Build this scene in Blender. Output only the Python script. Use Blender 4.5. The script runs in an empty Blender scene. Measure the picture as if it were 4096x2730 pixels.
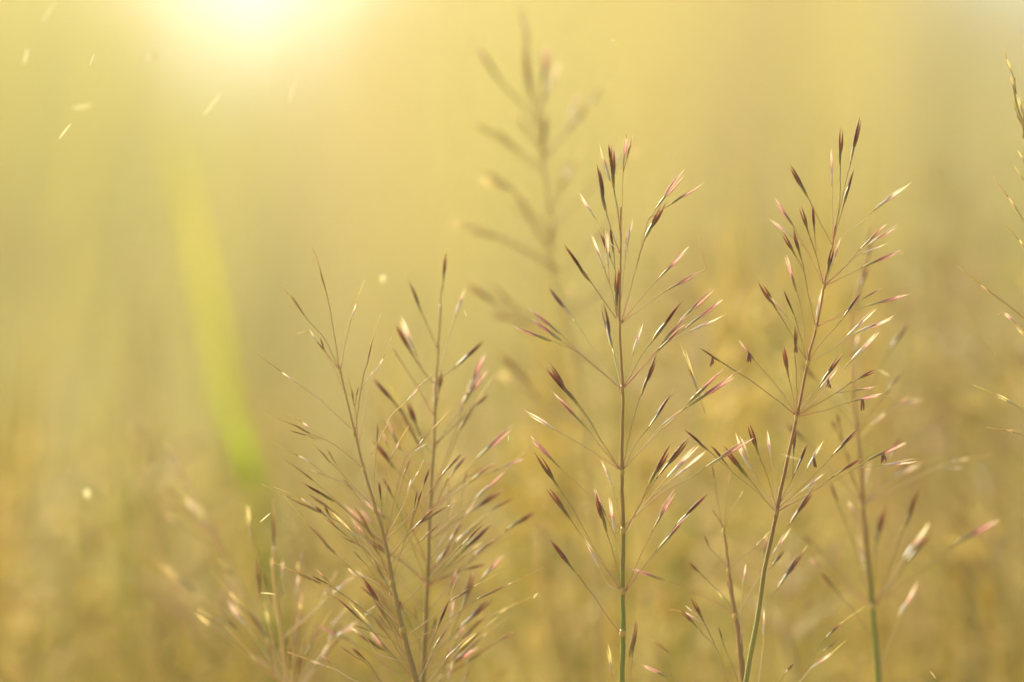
import bpy, bmesh, math, random
import numpy as np
from mathutils import Vector, Matrix

R = math.radians
sc = bpy.context.scene
C = sc.collection

# ------------------------------------------------------------------ camera
CAM_H, PITCH = 0.50, 5.0
FOCUS, LENS = 0.90, 180.0
cam = bpy.data.cameras.new('camera')
cam.lens, cam.sensor_width = LENS, 36.0
cam.clip_start, cam.clip_end = 0.02, 2000.0
cam.dof.use_dof = True
cam.dof.focus_distance = FOCUS
cam.dof.aperture_fstop = 7.2
cam_ob = bpy.data.objects.new('camera', cam)
cam_ob.location = (0, 0, CAM_H)
cam_ob.rotation_euler = (R(90 + PITCH), 0, 0)
C.objects.link(cam_ob)
sc.camera = cam_ob

# ------------------------------------------------------------------ sky, sun, exposure
SUN_EL, SUN_AZ = 33.0, -50.0          # high on the left, a little beyond the plants
w = bpy.data.worlds.new('World')
sc.world = w
w.use_nodes = True
wn, wl = w.node_tree.nodes, w.node_tree.links
sky = wn.new('ShaderNodeTexSky')
sky.sky_type = 'NISHITA'
sky.sun_disc = False
sky.sun_elevation = R(SUN_EL)
sky.sun_rotation = R(SUN_AZ)
sky.dust_density = 5.5
sky.air_density = 1.0
wl.new(sky.outputs[0], wn['Background'].inputs[0])
wn['Background'].inputs[1].default_value = 0.13
sun = bpy.data.lights.new('sun', 'SUN')
sun.energy = 5.0
sun.angle = R(0.53)
sun.color = (1.0, 0.93, 0.75)
sun_ob = bpy.data.objects.new('sun', sun)
sd = Vector((math.sin(R(SUN_AZ)) * math.cos(R(SUN_EL)), math.cos(R(SUN_AZ)) * math.cos(R(SUN_EL)), math.sin(R(SUN_EL))))
sun_ob.rotation_euler = sd.to_track_quat('Z', 'Y').to_euler()
sun_ob.location = sd * 30
C.objects.link(sun_ob)
sc.view_settings.view_transform = 'Standard'
sc.view_settings.look = 'None'
sc.view_settings.gamma = 1.0
sc.view_settings.exposure = 1.22
sc.cycles.use_denoising = True
sc.cycles.max_bounces = 8
sc.cycles.transmission_bounces = 6
sc.cycles.volume_bounces = 0

# ------------------------------------------------------------------ helpers
_cp, _sp = math.cos(R(PITCH)), math.sin(R(PITCH))
FW, UP = Vector((0, _cp, _sp)), Vector((0, -_sp, _cp))
def P(x, y, d):
    """picture position (4096 wide) at distance d in front of the lens -> place in the meadow"""
    u = (x - 2048.0) / 4096.0 * 36.0 / LENS * d
    v = -(y - 1365.0) / 4096.0 * 36.0 / LENS * d
    return Vector((u, 0, CAM_H)) + FW * d + UP * v
CROPS = {'0': (0, 0, 1.0), 'o': (0, 0, 1.7408), '2': (0, 1330, .8929), '1': (0, 0, .8929), '3': (1000, 900, .6376),
         '4': (1000, 1730, .6376), '5': (1750, 0, .6378), '6': (1950, 900, .5741), '7': (1950, 1750, .625),
         'a': (2700, 400, .5741), 'b': (2700, 1200, .5741), 'c': (2600, 1830, .5741),
         'd': (3400, 1500, .7847), 'e': (3400, 0, .8923)}
def cv(crop, tok):
    a, b = tok.split(',')
    ox, oy, s = CROPS[crop]
    return (ox + float(a) * s, oy + float(b) * s)

def props(o, label=None, cat=None, group=None, kind=None):
    for k, v in (('label', label), ('category', cat), ('group', group), ('kind', kind)):
        if v: o[k] = v
    return o
def link(name, me, parent=None):
    o = bpy.data.objects.new(name, me)
    C.objects.link(o)
    if parent is not None: o.parent = parent
    return o
def mesh_from(name, verts, faces, mat=None, t=None, cols=None, smooth=True):
    me = bpy.data.meshes.new(name)
    me.from_pydata([tuple(v) for v in verts], [], faces)
    if t is not None:
        a = me.attributes.new('t', 'FLOAT', 'POINT')
        a.data.foreach_set('value', np.asarray(t, dtype=np.float32))
    if smooth:
        me.polygons.foreach_set('use_smooth', [True] * len(me.polygons))
    if mat: me.materials.append(mat)
    me.update()
    return me
def catmull(pts, n):
    if len(pts) < 3:
        return [pts[0].lerp(pts[-1], i / n) for i in range(n + 1)]
    q = [pts[0] * 2 - pts[1]] + list(pts) + [pts[-1] * 2 - pts[-2]]
    out = []
    for i in range(1, len(q) - 2):
        p0, p1, p2, p3 = q[i - 1:i + 3]
        for k in range(n):
            s = k / n
            out.append(0.5 * ((2 * p1) + (p2 - p0) * s + (2 * p0 - 5 * p1 + 4 * p2 - p3) * s * s + (3 * p1 - p0 - 3 * p2 + p3) * s ** 3))
    out.append(pts[-1].copy())
    return out
def tube(pts, radii, sides=6):
    verts, faces, ts = [], [], []
    n = len(pts)
    ref = Vector((0, -1, 0.05)).normalized()
    for i, p in enumerate(pts):
        tg = (pts[min(i + 1, n - 1)] - pts[max(i - 1, 0)]).normalized()
        s = tg.cross(ref)
        s = s.normalized() if s.length > 1e-5 else Vector((1, 0, 0))
        b = s.cross(tg)
        for k in range(sides):
            a = 2 * math.pi * k / sides
            verts.append(p + (s * math.cos(a) + b * math.sin(a)) * radii[i])
            ts.append(i / (n - 1))
    for i in range(n - 1):
        for k in range(sides):
            k2 = (k + 1) % sides
            faces.append((i * sides + k, i * sides + k2, (i + 1) * sides + k2, (i + 1) * sides + k))
    faces.append(tuple(range(sides))[::-1])
    faces.append(tuple((n - 1) * sides + k for k in range(sides)))
    return verts, faces, ts

# ------------------------------------------------------------------ materials
def plant_mat(name, stops, trans=0.3, rough=0.42, spec=0.5, streak=60.0, var=0.18, tint=(1, 1, 1), hue=0.02, coat=0.0):
    m = bpy.data.materials.new(name)
    m.use_nodes = True
    nt = m.node_tree
    N, L = nt.nodes, nt.links
    N.clear()
    out = N.new('ShaderNodeOutputMaterial')
    at = N.new('ShaderNodeAttribute'); at.attribute_name = 't'
    ramp = N.new('ShaderNodeValToRGB')
    el = ramp.color_ramp.elements
    while len(el) > 1: el.remove(el[-1])
    el[0].position, el[0].color = stops[0][0], (*stops[0][1], 1)
    for pz, c in stops[1:]:
        e = el.new(pz); e.color = (*c, 1)
    tc = N.new('ShaderNodeTexCoord')
    oi = N.new('ShaderNodeObjectInfo')
    mp = N.new('ShaderNodeMapping'); mp.inputs['Scale'].default_value = (9, 9, 2.2)
    add = N.new('ShaderNodeVectorMath'); add.operation = 'ADD'
    mul = N.new('ShaderNodeMath'); mul.operation = 'MULTIPLY'; mul.inputs[1].default_value = 37.0
    L.new(oi.outputs['Random'], mul.inputs[0])
    cmb = N.new('ShaderNodeCombineXYZ'); L.new(mul.outputs[0], cmb.inputs[0]); L.new(mul.outputs[0], cmb.inputs[2])
    L.new(tc.outputs['Object'], mp.inputs[0]); L.new(mp.outputs[0], add.inputs[0]); L.new(cmb.outputs[0], add.inputs[1])
    nz = N.new('ShaderNodeTexNoise'); nz.inputs['Scale'].default_value = 1.6; nz.inputs['Detail'].default_value = 3
    L.new(add.outputs[0], nz.inputs['Vector'])
    # shift along the ramp a little with the noise, so colour borders are uneven
    sh = N.new('ShaderNodeMath'); sh.operation = 'MULTIPLY_ADD'; sh.inputs[1].default_value = 0.22; sh.inputs[2].default_value = -0.11
    L.new(nz.outputs['Fac'], sh.inputs[0])
    tt = N.new('ShaderNodeMath'); tt.operation = 'ADD'; L.new(at.outputs['Fac'], tt.inputs[0]); L.new(sh.outputs[0], tt.inputs[1])
    L.new(tt.outputs[0], ramp.inputs[0])
    hsv = N.new('ShaderNodeHueSaturation')
    hm = N.new('ShaderNodeMapRange'); hm.inputs['To Min'].default_value = 0.5 - hue; hm.inputs['To Max'].default_value = 0.5 + hue
    L.new(oi.outputs['Random'], hm.inputs['Value']); L.new(hm.outputs[0], hsv.inputs['Hue'])
    vm = N.new('ShaderNodeMapRange'); vm.inputs['From Min'].default_value = 0.3; vm.inputs['From Max'].default_value = 0.7
    vm.inputs['To Min'].default_value = 1 - var * 1.6; vm.inputs['To Max'].default_value = 1 + var
    L.new(nz.outputs['Fac'], vm.inputs['Value']); L.new(vm.outputs[0], hsv.inputs['Value'])
    L.new(ramp.outputs[0], hsv.inputs['Color'])
    pb = N.new('ShaderNodeBsdfPrincipled')
    pb.inputs['Roughness'].default_value = rough
    pb.inputs['Specular IOR Level'].default_value = spec
    pb.inputs['Coat Weight'].default_value = coat
    pb.inputs['Coat Roughness'].default_value = 0.3
    L.new(hsv.outputs[0], pb.inputs['Base Color'])
    tr = N.new('ShaderNodeBsdfTranslucent')
    L.new(hsv.outputs[0], tr.inputs['Color'])
    mx = N.new('ShaderNodeMixShader'); mx.inputs[0].default_value = trans
    L.new(pb.outputs[0], mx.inputs[1]); L.new(tr.outputs[0], mx.inputs[2])
    L.new(mx.outputs[0], out.inputs['Surface'])
    return m

CALLUS = (0.50, 0.36, 0.06)
GL = {'d': [(0, (.20, .13, .04)), (.3, (.14, .05, .022)), (.7, (.24, .085, .04)), (.9, (.46, .28, .13)), (1, (.62, .46, .2))],
      'p': [(0, (.50, .38, .22)), (.22, (.50, .26, .20)), (.62, (.60, .32, .25)), (.85, (.80, .60, .46)), (1, (.8, .66, .42))],
      'w': [(0, (.70, .56, .34)), (.3, (.70, .46, .33)), (.6, (.80, .66, .46)), (1, (.80, .64, .34))],  # pale papery husks; the paleness also stands in for sunlit highlights
      'g': [(0, (.40, .26, .07)), (.5, (.32, .19, .07)), (.85, (.36, .22, .08)), (1, (.66, .5, .2))],
      'y': [(0, (.60, .46, .14)), (.5, (.66, .53, .22)), (1, (.74, .60, .28))]}
FL = {'d': [(0, CALLUS), (.14, (.36, .29, .05)), (.5, (.17, .135, .03)), (1, (.20, .10, .035))],
      'p': [(0, CALLUS), (.14, (.46, .39, .12)), (.6, (.30, .26, .10)), (1, (.42, .25, .18))],
      'w': [(0, CALLUS), (.15, (.66, .58, .36)), (.6, (.70, .64, .56)), (1, (.72, .62, .54))],
      'g': [(0, CALLUS), (.15, (.36, .24, .07)), (.6, (.27, .18, .07)), (1, (.34, .22, .09))],
      'y': [(0, CALLUS), (.15, (.60, .47, .16)), (.6, (.56, .50, .32)), (1, (.66, .55, .28))]}
MG = {k: plant_mat('glume_' + k, v, trans=0.55 if k in 'pwy' else 0.36, rough=.5, spec=.35, coat=.05, var=.28) for k, v in GL.items()}
MF = {k: plant_mat('floret_' + k, v, trans=0.30 if k in 'pwy' else 0.16, rough=.40, coat=.2) for k, v in FL.items()}
M_awn = plant_mat('awn', [(0, (.66, .46, .12)), (1, (.82, .66, .28))], trans=.45, rough=.3)
M_anther = plant_mat('anther', [(0, (.20, .06, .03)), (1, (.26, .10, .03))], trans=.15)
M_branch = {'d': plant_mat('branch_olive', [(0, (.56, .29, .17)), (.35, (.42, .31, .10)), (1, (.30, .25, .07))], trans=.2),
            'p': plant_mat('branch_rose', [(0, (.66, .34, .22)), (.5, (.56, .40, .16)), (1, (.50, .42, .12))], trans=.2),
            'w': plant_mat('branch_pale', [(0, (.70, .46, .30)), (.5, (.72, .58, .36)), (1, (.70, .56, .22))], trans=.25),
            'g': plant_mat('branch_brown', [(0, (.55, .38, .18)), (1, (.46, .32, .09))], trans=.2),
            'y': plant_mat('branch_straw', [(0, (.58, .44, .16)), (1, (.62, .48, .18))], trans=.3)}
M_stem = {'green': plant_mat('stem_green', [(0, (.15, .19, .03)), (.60, (.18, .22, .035)), (.70, (.28, .19, .05)), (1, (.42, .26, .09))], trans=.12, rough=.35),
          'red': plant_mat('stem_red', [(0, (.30, .30, .06)), (.55, (.32, .30, .06)), (.66, (.26, .15, .045)), (1, (.44, .19, .07))], trans=.12, rough=.35),
          'brown': plant_mat('stem_brown', [(0, (.24, .20, .06)), (.55, (.26, .18, .06)), (1, (.40, .26, .10))], trans=.12, rough=.4),
          'straw': plant_mat('stem_straw', [(0, (.50, .40, .13)), (1, (.60, .47, .19))], trans=.25, rough=.4)}
M_node = plant_mat('stem_node', [(0, (.46, .34, .09)), (1, (.50, .36, .10))], trans=.15)
M_chaff = plant_mat('chaff', [(0, (.88, .84, .56)), (1, (.90, .87, .62))], trans=.6, rough=.3, hue=.005)

# ------------------------------------------------------------------ unit shapes: a lanceolate glume and a plumper floret, along +Z from 0 to 1
def lance(a, b, bend, keel, split=False):
    verts, faces, ts = [], [], []
    nr, ns = 11, 8
    pk = a / (a + b)
    norm = pk ** a * (1 - pk) ** b
    for i in range(nr + 1):
        t = i / nr
        tt = min(max(t, 0.004), 0.996)
        r = 0.5 * (tt ** a) * ((1 - tt) ** b) / norm
        cx = bend * math.sin(math.pi * t * 0.9)
        for k in range(ns):
            an = 2 * math.pi * k / ns
            kk = 1 + keel * (0.5 + 0.5 * math.cos(an)) ** 4 - 0.10 * abs(math.sin(2 * an))
            verts.append((cx + r * kk * math.cos(an), r * kk * math.sin(an), t)); ts.append(t)
    for i in range(nr):
        for k in range(ns):
            k2 = (k + 1) % ns
            faces.append((i * ns + k, i * ns + k2, (i + 1) * ns + k2, (i + 1) * ns + k))
    faces.append(tuple(range(ns))[::-1]); faces.append(tuple(nr * ns + k for k in range(ns)))
    return verts, faces, ts
def husk(a, b, bend, arc):
    """a glume is a thin boat-shaped husk: an open shell that wraps part of the way round"""
    verts, faces, ts = [], [], []
    nr, ns = 11, 7
    pk = a / (a + b)
    norm = pk ** a * (1 - pk) ** b
    for i in range(nr + 1):
        t = i / nr
        tt = min(max(t, 0.004), 0.996)
        r = 0.5 * (tt ** a) * ((1 - tt) ** b) / norm
        cx = bend * math.sin(math.pi * t * 0.9)
        for k in range(ns):
            an = arc * (k / (ns - 1) - .5)
            kk = 1 + (.16 if k == ns // 2 else 0) - (.07 if k in (1, ns - 2) else 0)
            verts.append((cx + r * kk * math.sin(an), r * kk * math.cos(an), t)); ts.append(t)
    for i in range(nr):
        for k in range(ns - 1):
            faces.append((i * ns + k, i * ns + k + 1, (i + 1) * ns + k + 1, (i + 1) * ns + k))
    return verts, faces, ts
GM, FM = {}, {}
for st in 'dpwgy':
    GM[st] = [mesh_from('glume', *husk(a, b, bd, 4.0 - bd)[:2], MG[st], husk(a, b, bd, 4.0 - bd)[2]) for a, b, bd in
              ((.62, 1.0, .25), (.65, 1.25, -.3), (.6, .95, .12), (.7, 1.5, .4))]
    FM[st] = [mesh_from('floret', *lance(a, b, bd, .15)[:2], MF[st], lance(a, b, bd, .15)[2]) for a, b, bd in
              ((.40, .62, .10), (.5, .55, -.12), (.36, .7, .15))]
_bv, _bf, _bt = lance(.55, .45, .3, .1)
ANTHER = mesh_from('anther', _bv, _bf, M_anther, _bt)

def place(o, base, tip, side, w, flat=0.72):
    """put a unit shape with its root at base and its point at tip (parent coordinates)"""
    z = tip - base
    L = z.length
    z = z / L
    x = (side - z * side.dot(z)).normalized()
    y = z.cross(x)
    m = Matrix(((x.x * w, y.x * w * flat, z.x * L, base.x), (x.y * w, y.y * w * flat, z.y * L, base.y),
                (x.z * w, y.z * w * flat, z.z * L, base.z), (0, 0, 0, 1)))
    o.matrix_local = m

def dress(branch, pb, pt, st, rng, wmul=1.0, anth=False, single=False, awns=(), detail=True):
    """the spikelet at the end of a branch: a floret on the callus, one or two glumes beyond it, awn, hanging anthers"""
    wmul = wmul ** .6
    ax = pt - pb
    L = ax.length
    a = ax.normalized()
    side = a.cross(FW).normalized()
    wf = min(max(L * .068, .00023), .00055) * wmul
    side_r = (side * math.cos(1.0) + FW * math.sin(1.0)) if rng.random() < .4 else side
    fl = link('floret', rng.choice(FM[st]), branch)
    place(fl, pb, pb + ax * .60, side_r, wf * 1.0)
    sg = 1 if rng.random() < .5 else -1
    fan = rng.uniform(.012, .04) * L
    g = link('glume', rng.choice(GM[st]), branch)
    g_side = (side * sg + FW * rng.uniform(-1, 1)).normalized()
    place(g, pb + ax * .27 + side * sg * wf * .12, pt + ax * .10 + side * sg * fan * .3, g_side, wf * rng.uniform(.95, 1.15))
    if not single:
        st2 = st
        g2 = link('glume', rng.choice(GM[st2]), branch)
        place(g2, pb + ax * .30 - side * sg * wf * .22 + FW * wf * .25, pb + ax * rng.uniform(.92, 1.10) - side * sg * fan * 1.1,
              (side * -sg + FW * rng.uniform(-1, 1)).normalized(), wf * rng.uniform(.7, .95))
    if awns:
        pts = catmull([pb + ax * .97] + list(awns), 5)
        n = len(pts)
        v, f, t = tube(pts, [.000095 * (1 - .6 * i / (n - 1)) * (0.7 + .3 * wmul) for i in range(n)], 4)
        link('awn', mesh_from('awn', v, f, M_awn, t), branch)
    if anth:
        for k in range(3):
            o = link('anther', ANTHER, branch)
            b0 = pb + ax * (.40 + .03 * k) - FW * .0002
            dn = Vector((rng.uniform(-.35, .35), rng.uniform(-.2, .2), -1)).normalized()
            place(o, b0, b0 + dn * rng.uniform(.0013, .0021), Vector((1, 0, 0)), .00032)

def side_branch(root, s0, b2, t2, st, rng, ped, wmul, awned=False):
    q = catmull([s0, s0.lerp(b2, .5) + (t2 - b2) * .06 + UP * rng.uniform(-.0003, .0003), b2], 4)
    v, f, t = tube(q, [.000085 * ped] * len(q), 5)
    br = link('branch', mesh_from('branch', v, f, M_branch[st], t), root)
    ax = t2 - b2
    dress(br, b2, t2, st, rng, wmul, False, rng.random() < .4, [t2 + ax * rng.uniform(.5, 1.2) + UP * ax.length * rng.uniform(-.15, .15)] if awned else ())

def make_plant(name, label, cat, group, depth, stem, stem_r, stem_mat, rows, seed=0, spread=.35, nodes=(), ped=1.0, wmul=1.0, extra=0.0, low_fill=0, fill_styles='gwd'):
    """stem: (crop, 'x,y x,y ...') from the lowest visible point up; rows: one branch per line, 'crop start .. base > tip style flags ~ awn'"""
    rng = random.Random(seed)
    pts2 = [cv(c, tok) for c, s in stem for tok in s.split()]
    vis = [P(x, y, depth) for x, y in pts2]
    # carry the culm on down to the soil
    low = vis[0]
    dirv = (vis[0] - vis[1]).normalized()
    foot = Vector((low.x + dirv.x * low.z * .45 + rng.uniform(-.02, .02), low.y + rng.uniform(-.01, .03), 0.0))
    root = link(name, None)
    root.location = foot
    props(root, label, cat, group)
    ctl = low + dirv * low.z * .45
    below = [foot * (1 - k) ** 2 + ctl * 2 * k * (1 - k) + low * k * k for k in [i / 14 for i in range(14)]]
    line = below + catmull(vis, 7)
    for i in range(len(below), len(line) - 1):      # slight kinks
        line[i] = line[i] + Vector((rng.gauss(0, 1) * .00003 + .00007 * math.sin(i * .45 + seed), 0, 0))
    n = len(line)
    r0, r1 = stem_r
    top_len = sum((line[i + 1] - line[i]).length for i in range(n - 1))
    acc, rad, tt = 0, [], []
    zs = low.z
    for i, p in enumerate(line):
        if i: acc += (p - line[i - 1]).length
        s = acc / top_len
        sv = max(0, (p.z - zs) / max(1e-6, (vis[-1].z - zs)))
        rad.append((r0 * 1.25 if p.z < zs else r0 + (r1 - r0) * sv ** .8) * rng.uniform(.96, 1.04))
        tt.append(min(1, .5 * p.z / zs if p.z < zs else .5 + .5 * sv))
    v, f, _ = tube([p - foot for p in line], rad, 8)
    ts = [tt[i // 8] for i in range(len(v))]
    so = link('stem', mesh_from('stem', v, f, M_stem[stem_mat], ts), root)
    for c, s in nodes:
        for tok in s.split():
            q = P(*cv(c, tok), depth) - foot
            bpts = [q + UP * (k * .00035) for k in (-2, -1, 0, 1, 2)]
            near = min(range(n), key=lambda i: (line[i] - foot - q).length)
            rr = rad[near]
            v, f, t = tube(bpts, [rr * x for x in (.98, 1.12, 1.35, 1.18, .95)], 8)
            link('stem_node', mesh_from('stem_node', v, f, M_node, t), so)
    for ln in rows.strip().splitlines():
        ln = ln.split('#')[0].strip()
        if not ln: continue
        crop, rest = ln.split(None, 1)
        awn_toks = []
        if '~' in rest:
            rest, aw = rest.split('~'); awn_toks = aw.split()
        a, b = rest.split('>')
        path = [cv(crop, k) for k in a.split()]
        bt = b.split()
        tip = cv(crop, bt[0])
        st, flags = bt[1], bt[2:]
        kz = rng.uniform(-spread, spread)
        wm = wmul
        for fl in flags:
            if fl[0] == 'z': kz = float(fl[1:])
            if fl[0] == 'x': wm *= float(fl[1:])
        pts, acc, prev = [], 0, path[0]
        px2m = .2 / 4096 * depth
        for q in path + [tip]:
            acc += math.hypot(q[0] - prev[0], q[1] - prev[1]); prev = q
            pts.append(P(q[0], q[1], depth + kz * acc * px2m) - foot)
        bp, tp = pts[-2], pts[-1]
        aw = []
        for tok in awn_toks:
            q = cv(crop, tok)
            acc += math.hypot(q[0] - prev[0], q[1] - prev[1]); prev = q
            aw.append(P(q[0], q[1], depth + kz * acc * px2m) - foot)
        lp = catmull(pts[:-1], 5) if len(pts) > 2 else [pts[0], pts[0].lerp(pts[-1], .06)]
        m = len(lp)
        for i in range(1, m - 1):   # thin stalks are never quite straight
            lp[i] = lp[i] + UP * rng.uniform(-.00006, .00006) + Vector((rng.uniform(-.00006, .00006), 0, 0))
        rr = [(.000095 - .00002 * math.sin(math.pi * i / (m - 1)) + (.00004 if i == m - 1 else 0)) * ped for i in range(m)]
        v, f, t = tube(lp, rr, 5)
        br = link('branch', mesh_from('branch', v, f, M_branch[st], t), root)
        dress(br, bp, tp, st, rng, wm, 'k' in flags, '1' in flags, aw)
        if extra and len(pts) > 3 and rng.random() < extra:      # many branches fork and carry a second spikelet
            s0 = lp[int(m * rng.uniform(.55, .8))]
            axv = (tp - bp)
            ang = rng.choice((-1, 1)) * rng.uniform(.12, .36)
            dv = Matrix.Rotation(ang, 3, FW) @ axv.normalized() + FW * rng.uniform(-.2, .2)
            b2 = s0 + dv * axv.length * rng.uniform(.3, .8)
            st2 = rng.choice((st, st, 'w', 'p')) if st in 'dpw' else rng.choice((st, st, 'w') if st == 'y' else (st, 'w', 'g'))
            side_branch(root, s0, b2, b2 + dv * axv.length * rng.uniform(.75, 1.0), st2, rng, ped, wmul)
    for k in range(low_fill):                                     # the crowded lower branches
        s0 = line[len(below) + int((len(line) - len(below)) * rng.uniform(0, .45))] - foot
        sx = rng.choice((-1, 1))
        el = rng.uniform(.55, 1.25)
        dv = Vector((sx * math.cos(el), rng.uniform(-.35, .35), math.sin(el))).normalized()
        Lb = rng.uniform(.006, .017)
        b2 = s0 + dv * Lb
        dv2 = (dv + Vector((sx * rng.uniform(-.1, .25), 0, rng.uniform(-.2, .1)))).normalized()
        side_branch(root, s0, b2, b2 + dv2 * rng.uniform(.0045, .0075), rng.choice(fill_styles), rng, ped, wmul, rng.random() < .4)
    return root

# ------------------------------------------------------------------ the ground: level by the plants, rising to a low meadow slope behind
def ridge(a):
    """distance and elevation angle of the skyline in the direction x/y = a: a saddle made up left of the middle so bright sky shows as a glow, a drop at the far right"""
    far = 1 / (1 + math.exp((a + .015) * 45))
    dist = 16 + 44 * far  # skyline set farther back on the left so the haze brightens it
    el = 10.6 - 1.5 * math.exp(-((a + .053) / .017) ** 2) - 2.0 * math.exp(-((a + .050) / .055) ** 2) - 5.0 / (1 + math.exp(-(a - .074) * 120))  # left dips are invented, shaped to let bright sky through as the glow
    return dist, el
def ground_z(x, y):
    if y < 2.5: return 0.0
    a = max(-.5, min(.5, x / y))
    yr, el = ridge(a)
    zr = CAM_H + yr * math.tan(R(el))
    t = (y - 2.5) / (yr - 2.5)
    z = zr * (t if t < 1 else max(0.2, 1 - .6 * (t - 1)))
    return z + 0.03 * math.sin(x * 1.3 + y * .7) * min(1, t * 6)
def sheet():
    ys = [-30, -8, -3, -1, 0, .5, 1, 1.5, 2, 2.5, 3, 3.5, 4, 5, 6, 7, 8, 10, 12, 13, 14, 14.5, 15, 15.5, 16, 16.5, 17, 18, 20, 22, 25, 29, 33, 38, 42, 46, 50, 54, 58, 60, 62, 66, 74, 100, 140]
    xs = [-60, -40, -30, -20] + [-14 + .4 * k for k in range(71)] + [20, 30, 40, 60]
    v = [(x, y, ground_z(x, y)) for y in ys for x in xs]
    nx = len(xs)
    f = [(j * nx + i, j * nx + i + 1, (j + 1) * nx + i + 1, (j + 1) * nx + i) for j in range(len(ys) - 1) for i in range(nx - 1)]
    return v, f
m = bpy.data.materials.new('dry_soil')
m.use_nodes = True
nt = m.node_tree
nz = nt.nodes.new('ShaderNodeTexNoise'); nz.inputs['Scale'].default_value = 3.0; nz.inputs['Detail'].default_value = 8
rp = nt.nodes.new('ShaderNodeValToRGB')
rp.color_ramp.elements[0].position, rp.color_ramp.elements[0].color = .3, (.20, .15, .06, 1)
rp.color_ramp.elements[1].position, rp.color_ramp.elements[1].color = .7, (.46, .35, .13, 1)
tcg = nt.nodes.new('ShaderNodeTexCoord')
nt.links.new(tcg.outputs['Object'], nz.inputs['Vector'])
nt.links.new(nz.outputs['Fac'], rp.inputs[0]); nt.links.new(rp.outputs[0], nt.nodes['Principled BSDF'].inputs['Base Color'])
nt.nodes['Principled BSDF'].inputs['Roughness'].default_value = .95
gv, gf = sheet()
props(link('ground', mesh_from('ground', gv, gf, m)), kind='structure')

# ------------------------------------------------------------------ the meadow behind: uncountable dry grass, one mass
def meadow_mat(name, trans):
    m = bpy.data.materials.new(name)
    m.use_nodes = True
    N, L = m.node_tree.nodes, m.node_tree.links
    N.clear()
    out = N.new('ShaderNodeOutputMaterial')
    at = N.new('ShaderNodeAttribute'); at.attribute_name = 'col'
    df = N.new('ShaderNodeBsdfPrincipled'); df.inputs['Roughness'].default_value = .5; df.inputs['Specular IOR Level'].default_value = .12
    tr = N.new('ShaderNodeBsdfTranslucent')
    mx = N.new('ShaderNodeMixShader'); mx.inputs[0].default_value = trans
    L.new(at.outputs['Color'], df.inputs['Base Color']); L.new(at.outputs['Color'], tr.inputs['Color'])
    L.new(df.outputs[0], mx.inputs[1]); L.new(tr.outputs[0], mx.inputs[2]); L.new(mx.outputs[0], out.inputs[0])
    return m
M_meadow = meadow_mat('meadow_straw', .55)
PAL = np.array([(.55, .45, .11), (.49, .40, .10), (.62, .53, .16), (.38, .30, .085), (.40, .38, .07), (.31, .33, .055), (.50, .37, .17)])
def blades(name, n, ymin, ymax, power, hmin, hmax, wid, prob, label, seed, halfang=.26, lean=.22, seg=4):
    rg = np.random.default_rng(seed)
    y = ymin + (ymax - ymin) * rg.random(n) ** power
    x = (rg.random(n) * 2 - 1) * (halfang * y + .15)
    # clumps: thin out along soft bands so that there are denser and thinner stands
    keep = (np.sin(x / y * 38 + 1.3 * np.sin(y * 1.1)) + np.sin(x / y * 17 + y * .35 + 1.1)) * .25 + .55 > rg.random(n)
    x, y = x[keep], y[keep]
    n = len(x)
    gz = np.array([ground_z(a, b) for a, b in zip(x, y)])
    h = hmin + (hmax - hmin) * rg.random(n) ** 1.4
    az = rg.random(n) * 2 * np.pi
    ln = h * lean * (0.3 + rg.random(n) * 1.2)
    dx, dy = np.cos(az) * ln + .05 * h, np.sin(az) * ln
    fa = rg.random(n) * np.pi
    wx, wy = np.cos(fa) * wid * (.5 + rg.random(n)), np.sin(fa) * wid * (.5 + rg.random(n)) * .6
    vs = []
    for k in range(seg + 1):
        s = k / seg
        tw = (1 - s ** 1.6) * .5 + .02
        bx, by, bz = x + dx * s ** 1.8, y + dy * s ** 1.8, gz + h * s - .12 * h * s ** 3 * (ln / h)
        vs.append(np.stack([bx - wx * tw, by - wy * tw, bz], 1)); vs.append(np.stack([bx + wx * tw, by + wy * tw, bz], 1))
    V = np.stack(vs, 1).reshape(-1, 3)
    nv = 2 * (seg + 1)
    base = np.arange(n)[:, None] * nv
    F = np.concatenate([base + np.array([[2 * k, 2 * k + 1, 2 * k + 3, 2 * k + 2]]) for k in range(seg)], 1).reshape(-1, 4)
    me = bpy.data.meshes.new(name)
    me.vertices.add(len(V)); me.vertices.foreach_set('co', V.astype(np.float32).ravel())
    me.loops.add(F.size); me.loops.foreach_set('vertex_index', F.astype(np.int32).ravel())
    me.polygons.add(len(F)); me.polygons.foreach_set('loop_start', np.arange(0, F.size, 4, dtype=np.int32))
    me.update(calc_edges=True)
    ci = rg.choice(len(PAL), n, p=prob)
    drift = np.sin(x / y * 31 + y * .21 + seed) + np.sin(x / y * 63 - y * .13 + 2.1)     # stands of greener and of browner grass
    greener = (drift > .8) & (rg.random(n) < np.where(y < 9, .5, .18))
    browner = (drift < -.8 + 2.2 * np.clip((x / y - .01) * 12, 0, 1)) & (rg.random(n) < .55)
    ci[greener] = rg.choice([4, 5], greener.sum()); ci[browner] = rg.choice([3, 6, 3], browner.sum())
    col = PAL[ci] * (0.75 + .5 * rg.random((n, 1)))
    a = me.attributes.new('col', 'FLOAT_COLOR', 'POINT')
    c4 = np.ones((n, nv, 4), np.float32); c4[:, :, :3] = col[:, None, :]
    a.data.foreach_set('color', c4.ravel())
    me.materials.append(M_meadow)
    return props(link(name, me), label, 'grass', kind='stuff')
pr = [.26, .20, .20, .10, .10, .06, .08]
blades('meadow_grass', 90000, 6, 60, 1.5, .35, 1.05, .010, pr, 'golden dry meadow grass on the far slope, blurred to one mass', 3)
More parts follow.
